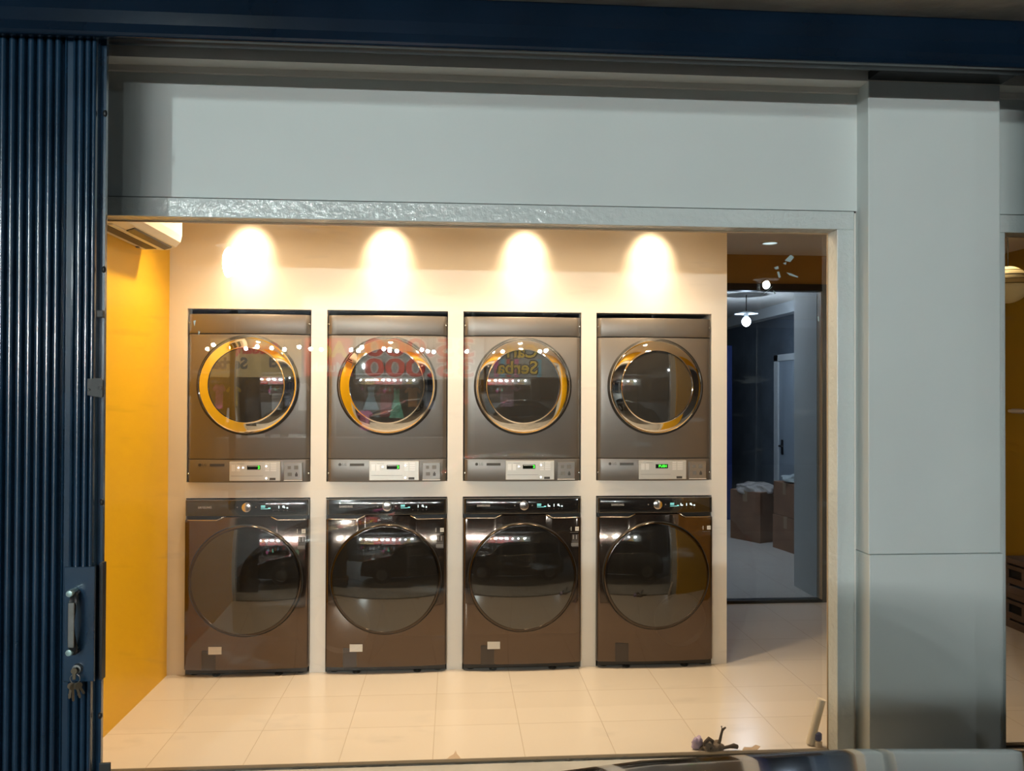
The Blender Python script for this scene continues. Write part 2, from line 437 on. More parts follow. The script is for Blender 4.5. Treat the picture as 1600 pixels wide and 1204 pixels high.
g = thing('folding_gate', 'dark blue ribbed steel folding gate pushed back at the left edge', 'gate', (0, 0, 0))
bm = bmesh.new()
def rib(pa, pb, flat=False):
    xa, xb = -1.647+pa*.002239, -1.647+pb*.002239
    n = 10
    w = (xb-xa)/2; c = (xa+xb)/2
    if flat:
        pts = [(xa, 3.055), (xa, 3.015), (xa+.004, 3.006), (xa+.009, 3.003), (xa+.012, 3.010), (xb-.012, 3.010), (xb-.009, 3.003), (xb-.004, 3.006), (xb, 3.015), (xb, 3.055)]
    else:
        pts = [(xa, 3.055)] + [(c-w*math.cos(PI*k/n), 3.020-.022*math.sin(PI*k/n)**.5) for k in range(n+1)] + [(xb, 3.055)]
    prism(bm, pts, 'z', .0, 2.945)
for a, b in [(80, 89), (115, 125), (127.5, 136.5), (138.5, 146)]: rib(a, b)
rib(94, 113, True)
p = 66
while p > -240:
    rib(p, p+10); p -= 14.6
box(bm, -2.20, -1.302, 3.045, 3.062, .0, 2.945)
link('panel', bm, M['blue'], g, smooth='auto')
link('handle_plate', boxes((-1.413, -1.304, 2.988, 3.000, .565, .982)), M['blue'], g, bevel=.003)
hd = link('handle', tube(bmesh.new(), [(-1.362, 2.988, .892), (-1.362, 2.962, .888), (-1.362, 2.953, .868), (-1.362, 2.953, .70), (-1.362, 2.962, .682), (-1.362, 2.988, .678)], [.008, .012, .014, .014, .012, .008], 12), M['black'], g, smooth=True)
link('grip', boxes((-1.373, -1.351, 2.933, 2.9405, .705, .865)), M['steel'], hd, bevel=.003)
for z in (.896, .686):
    bm = lathe(bmesh.new(), [(0, 2.936), (.011, 2.938), (.0125, 2.946), (.0125, 2.9878)], (-1.371, 0, z), 'y', 16); link('bolt', bm, M['bolt_teal'], g, smooth='auto')
bm = lathe(bmesh.new(), [(0, 2.972), (.016, 2.974), (.018, 2.9878)], (-1.360, 0, .615), 'y', 20); link('lock_cylinder', bm, M['steel'], g, smooth='auto')
bm = boxes((-1.3018, -1.290, 3.02, 3.05, .56, .988)); link('strike_strip', bm, M['black'], g)
# hasp: drilled tab
bm = bmesh.new()
o_ = [(-1.336, 1.605), (-1.336, 1.665), (-1.288, 1.668), (-1.281, 1.660), (-1.281, 1.600), (-1.288, 1.596)]
prism(bm, o_, 'y', 2.986, 2.992); hs = link('hasp', bm, M['steel_dark'], g, bevel=.001)
hs2 = bmesh.new(); lathe(hs2, [(.004, 2.983), (.0085, 2.983), (.0085, 2.9858)], (-1.291, 0, 1.632), 'y', 16); link('eyelet', hs2, M['black'], hs)
for z in (1.625,):
    link('rivet', sphere(bmesh.new(), (-1.328, 2.985, z), .005, 10, 6), M['steel_bright'], hs, smooth=True)
link('side_stop', boxes((-1.312, -1.288, 3.00, 3.02, 1.890, 1.917)), M['steel_dark'], g, bevel=.003)
for z in (2.65, 2.07, .425, 1.21):
    link('side_bolt', sphere(bmesh.new(), (-1.299, 3.03, z), .008, 10, 6, (1, 1, 1.6)), M['black'], g, smooth=True)
bm = boxes((-1.303, -1.296, 2.99, 3.06, .06, .22), (-1.303, -1.262, 3.03, 3.04, .17, .25)); link('floor_bracket', bm, M['steel_dark'], g, bevel=.003)
gate_blocker = thing('folding_gate', 'dark blue folding gate stack added out of view to block street light', 'gate', (0, 0, 0))  # unseen gate stack added to keep street light off the right wall
bm = bmesh.new()
for j in range(20):
    c = 2.40 + j*.0335
    prism(bm, [(c-.0125, 3.055)] + [(c-.0115*math.cos(PI*q/10), 3.020-.022*math.sin(PI*q/10)**.5) for q in range(11)] + [(c+.0125, 3.055)], 'z', 0, 2.945)
box(bm, 2.385, 3.055, 3.045, 3.062, 0, 2.945)
link('panel', bm, M['blue'], gate_blocker, smooth='auto')
link('handle_plate', boxes((2.386, 2.48, 2.988, 3.000, .565, .982)), M['blue'], gate_blocker, bevel=.003)
link('handle', tube(bmesh.new(), [(2.43, 2.988, .892), (2.43, 2.955, .868), (2.43, 2.955, .70), (2.43, 2.988, .678)], .013, 10), M['black'], gate_blocker, smooth=True)
# keys left in the gate lock
k = thing('key_bunch', 'bunch of worn keys hanging from the gate lock under the handle', 'keys', (-1.360, 2.972, .615))
link('key_ring', lathe(bmesh.new(), [(.017+.0018*math.cos(a), .0018*math.sin(a)) for a in [PI*j/4 for j in range(8)]], (0, -.006, -.030), 'y', 28, True), M['steel'], k, smooth=True)
for j, (dx, ln, ry) in enumerate([(0, .0, 0), (-.010, .058, .12), (.006, .060, -.25), (.012, .052, -.5), (-.002, .066, -.05)]):
    bm = bmesh.new()
    if j == 0:
        lathe(bm, [(0, -.016), (.011, -.016), (.011, -.012), (0, -.012)], (0, 0, 0), 'y', 18); box(bm, -.003, .003, -.012, .0, -.001, .001); box(bm, -.005, .005, -.015, -.012, -.03, -.008)
    else:
        lathe(bm, [(0, -.001), (.012, -.001), (.012, .001), (0, .001)], (0, 0, -.012), 'y', 18)
        prism(bm, [(-.004, -.022), (.004, -.022), (.004, -ln+.004), (0, -ln), (-.004, -ln+.004), (-.004, -ln+.012), (-.006, -ln+.015), (-.004, -.04)], 'y', -.001, .001)
    o = link('key', bm, M['rust'], k)
    if j: o.location = (dx, -.008-.003*j, -.042); o.rotation_euler = (0, ry, .25*j)

# ------------------------------------------------------------------ dryers (upper row)
def make_dryer(cx, label, leds, digits):
    t = thing('tumble_dryer', label, 'dryer', (cx, YB, DB), 0, 'grey tumble dryers in the upper row')
    H = .966; hw = .3465
    link('cabinet', boxes((-hw+.004, hw-.004, .031, .66, 0, H-.004)), M['graphite_dark'], t)
    link('front_panel', bowed(bmesh.new(), hw, .1345, .849, .006, .024, .03, .004, .0305), M['graphite'], t, smooth='auto')
    link('top_panel', bowed(bmesh.new(), hw, .852, H, .008, .024, .03, .008, .0305), M['graphite'], t, smooth='auto')
    link('bottom_panel', bowed(bmesh.new(), hw, 0, .132, .006, .024, .03, .004, .0305), M['graphite'], t, smooth='auto')
    cz = .558
    d = link('door', lathe(bmesh.new(), [(.250, -.020), (.2875, -.020), (.2885, -.030), (.283, -.037), (.276, -.040), (.276, -.030)], (0, 0, cz)), M['gasket'], t, smooth='auto')
    ring = [(.2765, -.0405), (.2760, -.0475), (.2730, -.0515), (.2695, -.0500), (.2670, -.0485)]
    for q in range(9):
        u = q/8; r = .2665 + (.2150-.2665)*u; ring.append((r, -.0488 - .0210*(u**.85)))
    ring += [(.2135, -.0712), (.2115, -.0705), (.2110, -.066)]
    link('chrome_ring', lathe(bmesh.new(), ring, (0, 0, cz), n=128), M['chrome'], d, smooth='auto')
    gp = []
    for q in range(13):
        u = q/12; r = .2112*math.cos(u*PI/2) if q < 12 else 0
        gp.append((r, -.0660 - .0145*(1-(r/.2112)**2)))
    link('door_glass', lathe(bmesh.new(), gp, (0, 0, cz), n=96), M['door_glass'], d, smooth=True)
    # door hinge notch, screws
    for sx in (-1, 1):
        for z in (.048, .913):
            link('screw', lathe(bmesh.new(), [(0, -.0035), (.005, -.002), (.0055, .004)], (sx*.3385, -.003, z), 'y', 12), M['steel_bright'], t, smooth=True)
    y = -.033
    cp = link('control_panel', boxes((-.100, .186, y-.004, .0, .010, .121)), M['silver'], t, bevel=.002)
    y -= .0042
    link('display', boxes((.000, .074, y-.0008, y+.002, .0745, .099)), M['lcd'], cp)
    if digits == 'wide': text('display_digits', 'PUSH', .0205, (.043, y-.0012, .0872), M['green_led'], cp, thick=.0004)
    else: text('display_digits', digits, .0225, (.0655, y-.0012, .0868), M['green_led'], cp, thick=.0009)
    if digits != 'wide': link('display_print', boxes((.004, .058, y-.0011, y, .0935, .0958)), M['silver_light'], cp)
    for j in range(4):
        link('button', boxes((.101, .124, y-.0008, y+.001, .0655+j*.0128, .0745+j*.0128)), M['silver_light'], cp)
        link('button_label', boxes((.131, .163, y-.0008, y+.001, .0655+j*.0128, .0745+j*.0128)), M['silver_light'], cp)
    for (a, b) in ((-.088, -.066), (-.060, -.040)): link('button', boxes((a, b, y-.0005, y+.001, .066, .103)), M['silver_light'], cp)
    link('card_slot', boxes((.126, .160, y-.0008, y+.001, .0145, .0275)), M['ink'], cp)
    link('print_line', boxes((-.09, .09, y-.0003, y+.001, .038, .0395), (-.055, -.015, y-.0003, y+.001, .1065, .108)), M['grey_print'], cp)
    for (lx, lz) in leds:
        link('indicator_light', lathe(bmesh.new(), [(0, -.0012), (.0045, -.0012), (.0050, .001)], (lx, y, lz), 'y', 14), M['white_led'], cp)
    c = link('coin_plate', boxes((.205, .309, -.0285, .0, .013, .112)), M['coin'], t, bevel=.002)
    bm = bmesh.new()
    for (a, b, z0, z1) in ((.226, .244, .076, .094), (.262, .286, .074, .096), (.226, .250, .036, .056)): box(bm, a, b, -.0292, -.027, z0, z1)
    link('plate_icon', bm, M['grey_print'], c)
    link('lock_icon', boxes((.268, .283, -.0294, -.027, .034, .05), (.272, .279, -.0294, -.027, .05, .058)), M['ink'], c)
    link('plate_lip', boxes((.205, .309, -.033, -.0265, .0095, .0125)), M['silver_light'], c)
    # maker's mark and name strip
    lg = link('maker_logo', lathe(bmesh.new(), [(0, -.0012), (.0085, -.0012), (.0090, .002)], (-.270, -.0185, .1005), 'y', 24), M['ink'], t)
    text('maker_name', 'LG', .020, (-.2435, -.0202, .1005), M['ink'], lg)
    link('name_strip', boxes((-.212, -.130, -.0275, -.018, .0925, .1075)), M['ink'], t)
    return t
L1 = [(-.048, .086), (-.023, .086), (.107, .094), (.107, .0255)]
L2 = [(-.023, .088), (.107, .096), (.107, .0255)]
make_dryer(CX[0], 'grey tumble dryer nearest the yellow wall, two small lights left of its display', L1, '2')
make_dryer(CX[1], 'grey tumble dryer second from the yellow wall, above the second washing machine', L2, '2')
make_dryer(CX[2], 'grey tumble dryer third from the yellow wall, above the third washing machine', L2, '2')
make_dryer(CX[3], 'grey tumble dryer with a full row of green display digits, beside the passage', [], 'wide')

# ------------------------------------------------------------------ washers (lower row)
def ztop(x):
    P = [(-.36, .888), (-.160, .888), (-.120, .9075), (.135, .9075), (.172, .8865), (.36, .8865)]
    for (a, za), (b, zb) in zip(P, P[1:]):
        if a <= x <= b: return za + (zb-za)*(x-a)/(b-a)
    return .888
ztop.knots = [-.160, -.158, -.122, -.120, -.118, .133, .135, .137, .170, .172, .174]
def make_washer(cx, label, sticker, eleven, sx=0):
    t = thing('washing_machine', label, 'washing machine', (cx, YB, 0), 0, 'black front-loading washing machines in the lower row')
    hw = .3465; H = 1.003
    link('cabinet', boxes((-hw+.003, hw-.003, .001, .66, .035, H-.002)), M['plinth'], t)
    e, b = .038, .018
    link('front_panel', bowed(bmesh.new(), hw+.002, .040, ztop, e, b, .02, .006, .0, 40), M['blackstain'], t, smooth='auto')
    cp = link('control_panel', bowed(bmesh.new(), hw, .912, H, e, b, .02, .005, .0, 30), M['black_panel'], t, smooth='auto')
    link('finger_recess', boxes((-.335, -.125, -.018, .0, .8885, .9115)), M['recess'], t)
    link('finger_recess', boxes((.140, .335, -.018, .0, .887, .9115)), M['recess'], t)
    for s, a, c2, z in ((-1, -.333, -.163, .8885), (1, .176, .334, .887)):
        bm = bmesh.new(); pts = []
        for q in range(9):
            x = a + (c2-a)*q/8; pts.append((x, -(e+b*(1-(x/hw)**2))+.002, z+.001))
        pts = (pts + [(-.124, -(e+b*.87)+.003, .9075)]) if s < 0 else ([(.139, -(e+b*.85)+.003, .9075)] + pts)
        tube(bm, pts, .0034, 8); link('recess_lip', bm, M['lip'], t, smooth=True)
    link('plinth', boxes((-hw+.004, hw-.004, -.020, -.0005, .010, .038)), M['plinth'], t, bevel=.004)
    for fx in (-.30, -.17, .18, .30):
        link('foot', lathe(bmesh.new(), [(0, 0), (.022, 0), (.022, .009), (.012, .0101)], (fx, -.012 if abs(fx) < .2 else .02, 0), 'z', 14), M['gasket'], t)
    # door
    cz = .546
    prof = [(.300, -.030), (.3195, -.034), (.3205, -.052), (.3185, -.060), (.3150, -.0635)]
    d = link('door', lathe(bmesh.new(), prof, (0, 0, cz), n=128), M['gasket'], t, smooth='auto')
    link('door_rim', lathe(bmesh.new(), [(.3152, -.0628), (.3130, -.0665), (.3085, -.0700), (.3030, -.0722), (.2990, -.0722), (.2980, -.071)], (0, 0, cz), n=128), M['bronze'], d, smooth='auto')
    gp = []
    for q in range(17):
        u = q/16; r = .2985*math.cos(u*PI/2) if q < 16 else 0
        gp.append((r, -.0708 - .030*(1-(r/.2985)**2)))
    link('door_glass', lathe(bmesh.new(), gp, (0, 0, cz), n=128), M['washer_glass'], d, smooth=True)
    # dial and display
    yc = -(e+b) - .0005
    dl = link('dial', lathe(bmesh.new(), [(0, -.018), (.022, -.018), (.0255, -.0165), (.0275, -.012), (.0282, .002)], (.006, yc, .964), 'y', 40), M['dial'], cp, smooth='auto')
    text('maker_name', 'SAMSUNG', .0165, (-.230, yc+.0055, .9625), M['logo_grey'], cp, thick=.0004)
    for dx in (-.048, .055):
        link('touch_mark', lathe(bmesh.new(), [(0, -.001), (.004, -.001), (.004, .002)], (dx, yc, .9635), 'y', 10), M['grey_print'], cp)
    bm = bmesh.new(); yy = yc+.0005
    for (a, c2, z0, z1) in ((.083, .107, .966, .9685), (.083, .107, .9705, .9725), (.083, .1065, .9608, .9635), (.083, .124, .9525, .9545), (.124, .136, .954, .9595)):
        box(bm, a, c2, yy-.001, yy+.004, z0, z1)
    link('display', bm, M['teal_led'], cp)
    bm = bmesh.new()
    for (a, c2, z0, z1) in ((.146, .150, .956, .970), (.1505, .160, .955, .962), (.181, .1845, .955, .970), (.2035, .213, .960, .970), (.214, .217, .956, .962), (.226, .2335, .954, .961)):
        box(bm, a, c2, yy+.002, yy+.008, z0, z1)
    if sx == 0:
        link('display_icon', bm, M['icon_led'], cp)
    else:
        bm.free(); bm = bmesh.new()
        for (a, c2, z0, z1) in ((.181, .1845, .955, .970), (.2035, .213, .960, .970), (.214, .217, .956, .962), (.226, .2335, .954, .961)): box(bm, a, c2, yy+.002, yy+.008, z0, z1)
        link('display_icon', bm, M['icon_led'], cp)
    for a in (.150, .180, .208, .228): link('touch_print', boxes((a, a+.004, yy+.003, yy+.008, .941, .943)), M['grey_print'], cp)
    # stickers at the top right corner
    sy = -.0425
    for a in (.266, .310): link('sticker', boxes((a, a+.021, sy-.0015, sy+.01, .811, .834)), M['sticker'], t)
    text('sticker_print', 'H', .014, (.2765, sy-.0018, .8225), M['grey_print'], t); text('sticker_print', 'H', .014, (.3205, sy-.0018, .8225), M['grey_print'], t)
    link('arrow_mark', boxes((.246, .252, sy-.004, sy+.01, .8205, .8245)), M['logo_grey'], t)
    link('trim_line', boxes((.228, .328, sy-.002, sy+.012, .8003, .8016)), M['grey_print'], t)
    if eleven:
        lb = link('warranty_label', boxes((.284, .330, sy-.001, sy+.012, .716, .790)), M['flap'], t)
        text('label_number', '11', .036, (.308, sy-.0014, .773), M['logo_grey'], lb)
        link('label_print', boxes((.286, .328, sy-.0014, sy, .7485, .7500), (.286, .328, sy-.0014, sy, .722, .741)), M['grey_print'], lb)
    link('filter_flap', boxes((-.243, -.084, -.0520, -.03, .042, .152)), M['flap'], t, bevel=.003)
    if sticker: link('price_sticker', boxes((-.204, -.131, -.0555, -.0485, .132, .174)), M['sticker'], t)
    return t
make_washer(CX[0], 'black washing machine beside the yellow wall, cream sticker on its flap', True, True, 1)
make_washer(CX[1], 'black washing machine second from the yellow wall, cream sticker on its flap', True, True, 1)
make_washer(CX[2], 'black washing machine third from the yellow wall, cream sticker and number label', True, True)
make_washer(CX[3], 'black washing machine beside the passage, no sticker on its flap', False, False)

# ------------------------------------------------------------------ air conditioner on the yellow wall
a = thing('air_conditioner', 'cream wall-mounted air conditioner high on the yellow wall', 'air conditioner', (XL, 3.56, 2.36))
bm = bmesh.new()
prism(bm, [(.0, .0), (.135, .0), (.175, .014), (.198, .04), (.206, .075), (.206, .23), (.19, .27), (.0, .27)], 'y', 0, .70)
link('casing', bm, M['ac_white'], a, bevel=.006)
link('intake_grille', boxes((.035, .090, .03, .655, -.0035, .0002)), M['ac_slot'], a)
bm = bmesh.new(); prism(bm, [(.128, -.006), (.162, .004), (.168, .012), (.132, .0005)], 'y', .18, .66); link('louver', bm, M['recess'], a)
link('louver_blade', boxes((.100, .124, .05, .67, -.006, .0001)), M['ac_white'], a, bevel=.002)
for yy in (.1, .6): link('casing_clip', boxes((.006, .02, yy, yy+.02, -.006, .0)), M['grey_print'], a)

# ------------------------------------------------------------------ ceiling lamps
WARM = (1, .74, .45)
def downlight(x, y, label, grp, r=.045, lens='warm_lens'):
    t = thing('ceiling_downlight', label, 'ceiling light', (x, y, CZ), 0, grp)
    link('trim_ring', lathe(bmesh.new(), [(r, -.001), (r+.004, -.008), (r+.018, -.006), (r+.020, -.0005)], n=40, axis='z'), M['ac_white'], t, smooth='auto')
    link('lens', lathe(bmesh.new(), [(0, -.003), (r, -.003), (r, -.0005)], n=32, axis='z'), M[lens], t)
    return t
for i, w in enumerate(('first', 'second', 'third', 'fourth')):
    dx = (-1.185, -.395, .410, 1.165)[i]
    t = downlight(dx, YB-.28, f'warm round ceiling downlight above the {w} dryer from the yellow wall', 'warm downlights along the machines', .055)
    l = lamp('spot_lamp', 'SPOT', (0, 0, -.012), 46, WARM, t, spot_size=math.radians(50), spot_blend=1., shadow_soft_size=.03)
    l.rotation_euler = (math.radians(47), 0, 0)
    l = lamp('spot_lamp', 'SPOT', (0, 0, -.012), 90, WARM, t, spot_size=math.radians(128), spot_blend=1., shadow_soft_size=.04)
    l.rotation_euler = (math.radians(-16), 0, 0)
    t = downlight(dx, 3.92, f'warm fill downlight added by the glass, facing the {w} dryer from the yellow wall', 'fill downlights added by the glass', .05)
    lamp('spot_lamp', 'SPOT', (0, 0, -.012), 15, WARM, t, spot_size=math.radians(162), spot_blend=.3, shadow_soft_size=.04)  # second row, added as fill to brighten the upper bulkhead
t = downlight(2.243, 5.51, 'dim cool ceiling downlight over the grey passage floor', None, .05, 'cool_lens')

t = downlight(3.60, 4.98, 'assumed warm round ceiling downlight right above the paper lantern', None, .04)  # unseen downlight, assumed and added to brighten the top of the lantern
lamp('spot_lamp', 'SPOT', (0, 0, -.012), 9, WARM, t, spot_size=math.radians(90), spot_blend=1., shadow_soft_size=.03)

# ------------------------------------------------------------------ passage: dark framed glass door and the back room
d = struct('door_1', boxes((1.634, 2.93, YBACK-.02, YBACK+.06, 2.42, 2.474)), M['dark_frame'])
link('door_frame', boxes((1.634, 2.93, YBACK-.02, YBACK+.06, .001, .022), (2.855, 2.93, YBACK-.02, YBACK+.06, .022, 2.42)), M['dark_frame'], d)
link('frame_edge', boxes((2.848, 2.8549, YBACK-.015, YBACK+.055, .022, 2.42)), M['jamb_wood'], d)
link('pane', boxes((1.634, 2.85, YBACK+.016, YBACK+.024, .022, 2.42)), M['dark_pane'], d)
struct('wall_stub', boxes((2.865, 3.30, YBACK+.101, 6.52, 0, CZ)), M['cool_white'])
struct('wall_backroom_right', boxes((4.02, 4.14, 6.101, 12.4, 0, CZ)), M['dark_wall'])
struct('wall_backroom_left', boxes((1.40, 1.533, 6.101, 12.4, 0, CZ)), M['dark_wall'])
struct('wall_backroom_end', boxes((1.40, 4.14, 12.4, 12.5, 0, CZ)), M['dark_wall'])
struct('trim_6', boxes((3.88, 4.0199, 6.6, 12.39, CZ-.13, CZ-.0005)), M['cool_white'])
# door in the back room's side wall
d = struct('door_2', boxes((3.985, 4.0199, 8.72, 9.50, .005, 2.02)), M['door_paint'])
link('door_frame', boxes((3.965, 4.0198, 9.5, 9.62, 0, 2.10), (3.965, 4.0198, 8.60, 8.72, 0, 2.10), (3.965, 4.0198, 8.60, 9.62, 2.02, 2.10)), M['cool_white'], d, bevel=.004)
link('door_handle', tube(bmesh.new(), [(3.985, 9.40, .985), (3.94, 9.40, .985), (3.935, 9.38, .985), (3.935, 9.28, .985)], .012, 8), M['black'], d, smooth=True)
link('lock_plate', boxes((3.975, 3.986, 9.375, 9.425, .88, 1.06)), M['black'], d)
b = thing('blue_panel', 'tall royal blue panel standing at the far end of the back room', 'panel', (3.02, 10.0, 0))
link('sheet', boxes((-.52, .52, -.02, .02, .02, 2.22)), M['tarp_blue'], b)
link('panel_frame', boxes((-.54, -.52, -.025, .025, 0, 2.24), (.52, .54, -.025, .025, 0, 2.24), (-.52, .52, -.025, .025, 2.22, 2.24), (-.52, .52, -.025, .025, 0, .02)), M['tarp_blue'], b)
# pendant bulb
t = thing('pendant_bulb', 'bright bare bulb hanging in the back room', 'lamp', (3.175, 8.45, CZ))
link('rod', tube(bmesh.new(), [(0, 0, -.0005), (0, 0, -.20)], .006, 8), M['cable'], t)
link('lamp_cover', lathe(bmesh.new(), [(.03, -.180), (.12, -.202), (.125, -.208), (.03, -.200)], n=32, axis='z'), M['cool_white'], t, smooth='auto')
link('socket', lathe(bmesh.new(), [(0, -.20), (.022, -.20), (.022, -.245), (0, -.245)], n=16, axis='z'), M['cool_white'], t)
link('bulb', sphere(bmesh.new(), (0, 0, -.292), .048, 20, 12, (1, 1, 1.1)), M['bulb_cool'], t, smooth=True)
lamp('bulb_lamp', 'POINT', (0, 0, -.395), 26, (.78, .89, 1), t, shadow_soft_size=.04)

t = thing('assumed_batten', 'assumed white tube light added unseen on the back room ceiling behind the bulkhead', 'lamp', (2.25, 7.5, CZ))  # unseen lamp, assumed and added to light the wall stub and floor
link('batten', boxes((-.03, .03, -.62, .62, -.045, 0)), M['cool_white'], t, bevel=.004)
link('tube', tube(bmesh.new(), [(0, -.6, -.065), (0, .6, -.065)], .014, 10), M['assumed_tube_glow'], t, smooth='auto')
def carton(loc, sx, sy, sz, rz, label, tape='z', flaps=False):
    t = thing('cardboard_box', label, 'box', loc, rz, 'cardboard boxes in the back room')
    link('carton', boxes((-sx/2, sx/2, -sy/2, sy/2, 0, sz)), M['card'], t, bevel=.006)
    link('tape', boxes((-sx/2-.001, -sx/2+.02, -.03, .03, sz-.12, sz+.0012), (-sx/2, sx/2, -.03, .03, sz-.002, sz+.0012)), M['tape'], t)
    return t
t = carton((3.365, 8.64, 0), .38, .42, .55, .50, 'brown cardboard box with clear plastic wrap bunched over its top')
bm = bmesh.new(); bmesh.ops.create_icosphere(bm, subdivisions=4, radius=1)
for v in bm.verts:
    n = v.co.copy(); f = 1+.18*math.sin(9*n.x+3*n.y)*math.cos(7*n.y-4*n.z)
    v.co = Vector((n.x*.205*f, n.y*.225*f, .555+max(-.10, n.z*.075*f)))
link('plastic_wrap', bm, M['wrap'], t, smooth=True)
carton((3.595, 7.98, 0), .40, .46, .352, .18, 'brown cardboard box on the floor under another box in the back room')
t = carton((3.60, 8.00, .354), .40, .44, .345, .12, 'brown cardboard box on top of another, under the grey plastic bag')
bg = bmesh.new(); bmesh.ops.create_icosphere(bg, subdivisions=4, radius=1)
for v in bg.verts:
    n = v.co.copy(); f = 1+.2*math.sin(8*n.x+5*n.y+1)*math.cos(9*n.y-3*n.z)
    v.co = Vector((n.x*.19*f, n.y*.17*f, max(0, (n.z*.5+.42)*.085*f)))
o = tag(link('plastic_bag', bg, M['bag'], smooth=True), 'crumpled grey plastic bag lying on the stacked cardboard boxes', 'bag'); o.location = (3.57, 7.98, .7005)

# ------------------------------------------------------------------ seen through the right-hand window
t = thing('paper_lantern', 'round cream paper lantern with dark ribs hanging by the right window', 'lantern', (3.658, 5.0, 2.347))
rr = .123
link('shade', lathe(bmesh.new(), [(.03, rr*.965)] + [(rr*math.sin(q*PI/24), rr*math.cos(q*PI/24)) for q in range(2, 24)] + [(.0, -rr)], n=40, axis='z'), M['paper'], t, smooth=True)
for q in (.74, .50, .26, .0):
    R_ = rr*math.sqrt(1-q*q)+.0005
    link('rib', lathe(bmesh.new(), [(R_+.0016*math.cos(a_), rr*q+.0022*math.sin(a_)) for a_ in [PI*j/4 for j in range(8)]], n=40, axis='z', closed=True), M['paper_rib'], t, smooth=True)
link('cord', tube(bmesh.new(), [(0, 0, rr*.94), (0, 0, CZ-2.347-.001)], .003, 6), M['cable'], t)
t = thing('wall_latch', 'small grey metal latch on the yellow side wall by the right window', 'latch', (XR, 5.64, 1.496))
link('plate', boxes((-.008, -.0005, -.06, .06, -.018, .018)), M['logo_grey'], t, bevel=.003)
link('bolt', tube(bmesh.new(), [(-.016, -.09, 0), (-.016, .07, 0)], .012, 8), M['silver_light'], t)
def crate(z, label):
    t = thing('crate', label, 'crate', (4.015, 4.95, z), 0, 'brown crates by the right window')
    bm = bmesh.new(); hx, hy, hh = .155, .40, .24; th = .012
    # side walls with slots and a hand hole (left face is the one in view)
    def wallx(x0, x1):
        zs = [0, .05, .062, .10, .165, .19, .202, hh]
        box(bm, x0, x1, -hy, hy, 0, .05); box(bm, x0, x1, -hy, hy, .066, .105); box(bm, x0, x1, -hy, hy, .205, hh)
        for y0, y1 in ((-hy, -.33), (-.05, .05), (.33, hy)): box(bm, x0, x1, y0, y1, .05, .066)
        for y0, y1 in ((-hy, .20), (.34, hy)): box(bm, x0, x1, y0, y1, .105, .165)
        box(bm, x0, x1, -hy, hy, .165, .190)
        for y0, y1 in ((-hy, -.30), (-.03, .15), (.35, hy)): box(bm, x0, x1, y0, y1, .190, .205)
    wallx(-hx, -hx+th); wallx(hx-th, hx)
    box(bm, -hx+th, hx-th, -hy, -hy+th, 0, hh); box(bm, -hx+th, hx-th, hy-th, hy, 0, hh)
    link('crate_wall', bm, M['crate'], t)
    link('crate_base', boxes((-hx+th, hx-th, -hy+th, hy-th, .002, .012)), M['crate_dark'], t)
    link('contents', boxes((-hx+.03, hx-.03, -hy+.04, hy-.04, .0125, .20)), M['crate_dark'], t)
    return t
crate(0, 'brown slatted crate standing on the tiled floor, lower of the two')
crate(.2405, 'brown slatted crate stacked on another crate, upper of the two')

# ------------------------------------------------------------------ odds and ends at the foot of the glass
t = thing('pipe_offcut', 'white plastic pipe offcut leaning in the right corner of the window', 'pipe', (1.640, 3.56, 0))
dirv = Vector((.052, -.008, .205)).normalized()
bm = bmesh.new()
tube(bm, [Vector((0, 0, .006)), Vector((0, 0, .006))+dirv*.212], .0185, 20)
link('pipe', bm, M['pvc'], t, smooth='auto')
top = Vector((0, 0, .006))+dirv*.2125
o = link('pipe_mouth', lathe(bmesh.new(), [(0, 0), (.014, 0), (.0185, .0012), (.0188, -.004)], n=20, axis='z'), M['ac_white'], t); o.location = top; o.rotation_euler = dirv.to_track_quat('Z', 'Y').to_euler()
t = thing('bottle', 'small clear bottle with a blue cap behind the leaning pipe', 'bottle', (1.672, 3.545, 0))
link('bottle_body', lathe(bmesh.new(), [(0, 0), (.017, 0), (.018, .004), (.018, .022), (.012, .028), (0, .028)], n=20, axis='z'), M['clear_bottle'], t, smooth='auto')
link('cap', lathe(bmesh.new(), [(0, .0281), (.0125, .0281), (.0165, .034), (.0165, .058), (.012, .0625), (0, .063)], n=20, axis='z'), M['bluecap'], t, smooth='auto')
t = thing('rag_bundle', 'tangle of dark brown cord and rag on the floor by the glass', 'rag', (1.165, 3.545, 0))
bm = bmesh.new(); bmesh.ops.create_icosphere(bm, subdivisions=4, radius=1)
for v in bm.verts:
    n = v.co.copy(); f = 1+.28*math.sin(7*n.x+2*n.z)*math.cos(6*n.y+3*n.x)
    v.co = Vector((n.x*.050*f+.012, n.y*.028*f, max(0, .014+n.z*.024*f)))
link('rag', bm, M['rag_grey'], t, smooth=True)
bm = bmesh.new()
tube(bm, [(-.03, -.01, .02), (-.028, -.02, .042), (-.012, -.02, .058), (.004, -.018, .046), (.008, -.016, .02), (-.01, -.022, .012)], [.006, .009, .010, .009, .007, .005], 8)
tube(bm, [(.03, -.01, .014), (.040, -.014, .045), (.047, -.014, .075), (.052, -.014, .092), (.048, -.014, .110)], [.008, .007, .006, .006, .004], 8)
tube(bm, [(.052, -.014, .090), (.060, -.014, .100), (.068, -.013, .104)], [.005, .005, .004], 8)
tube(bm, [(.0, -.012, .012), (.05, -.016, .012), (.085, -.016, .018), (.105, -.015, .020), (.122, -.012, .014)], [.008, .007, .008, .012, .010], 8)
link('cord', bm, M['rag'], t, smooth=True)
t = thing('plastic_wrapper', 'lilac plastic wrapper beside the dark cord bundle on the floor', 'wrapper', (1.108, 3.555, 0))
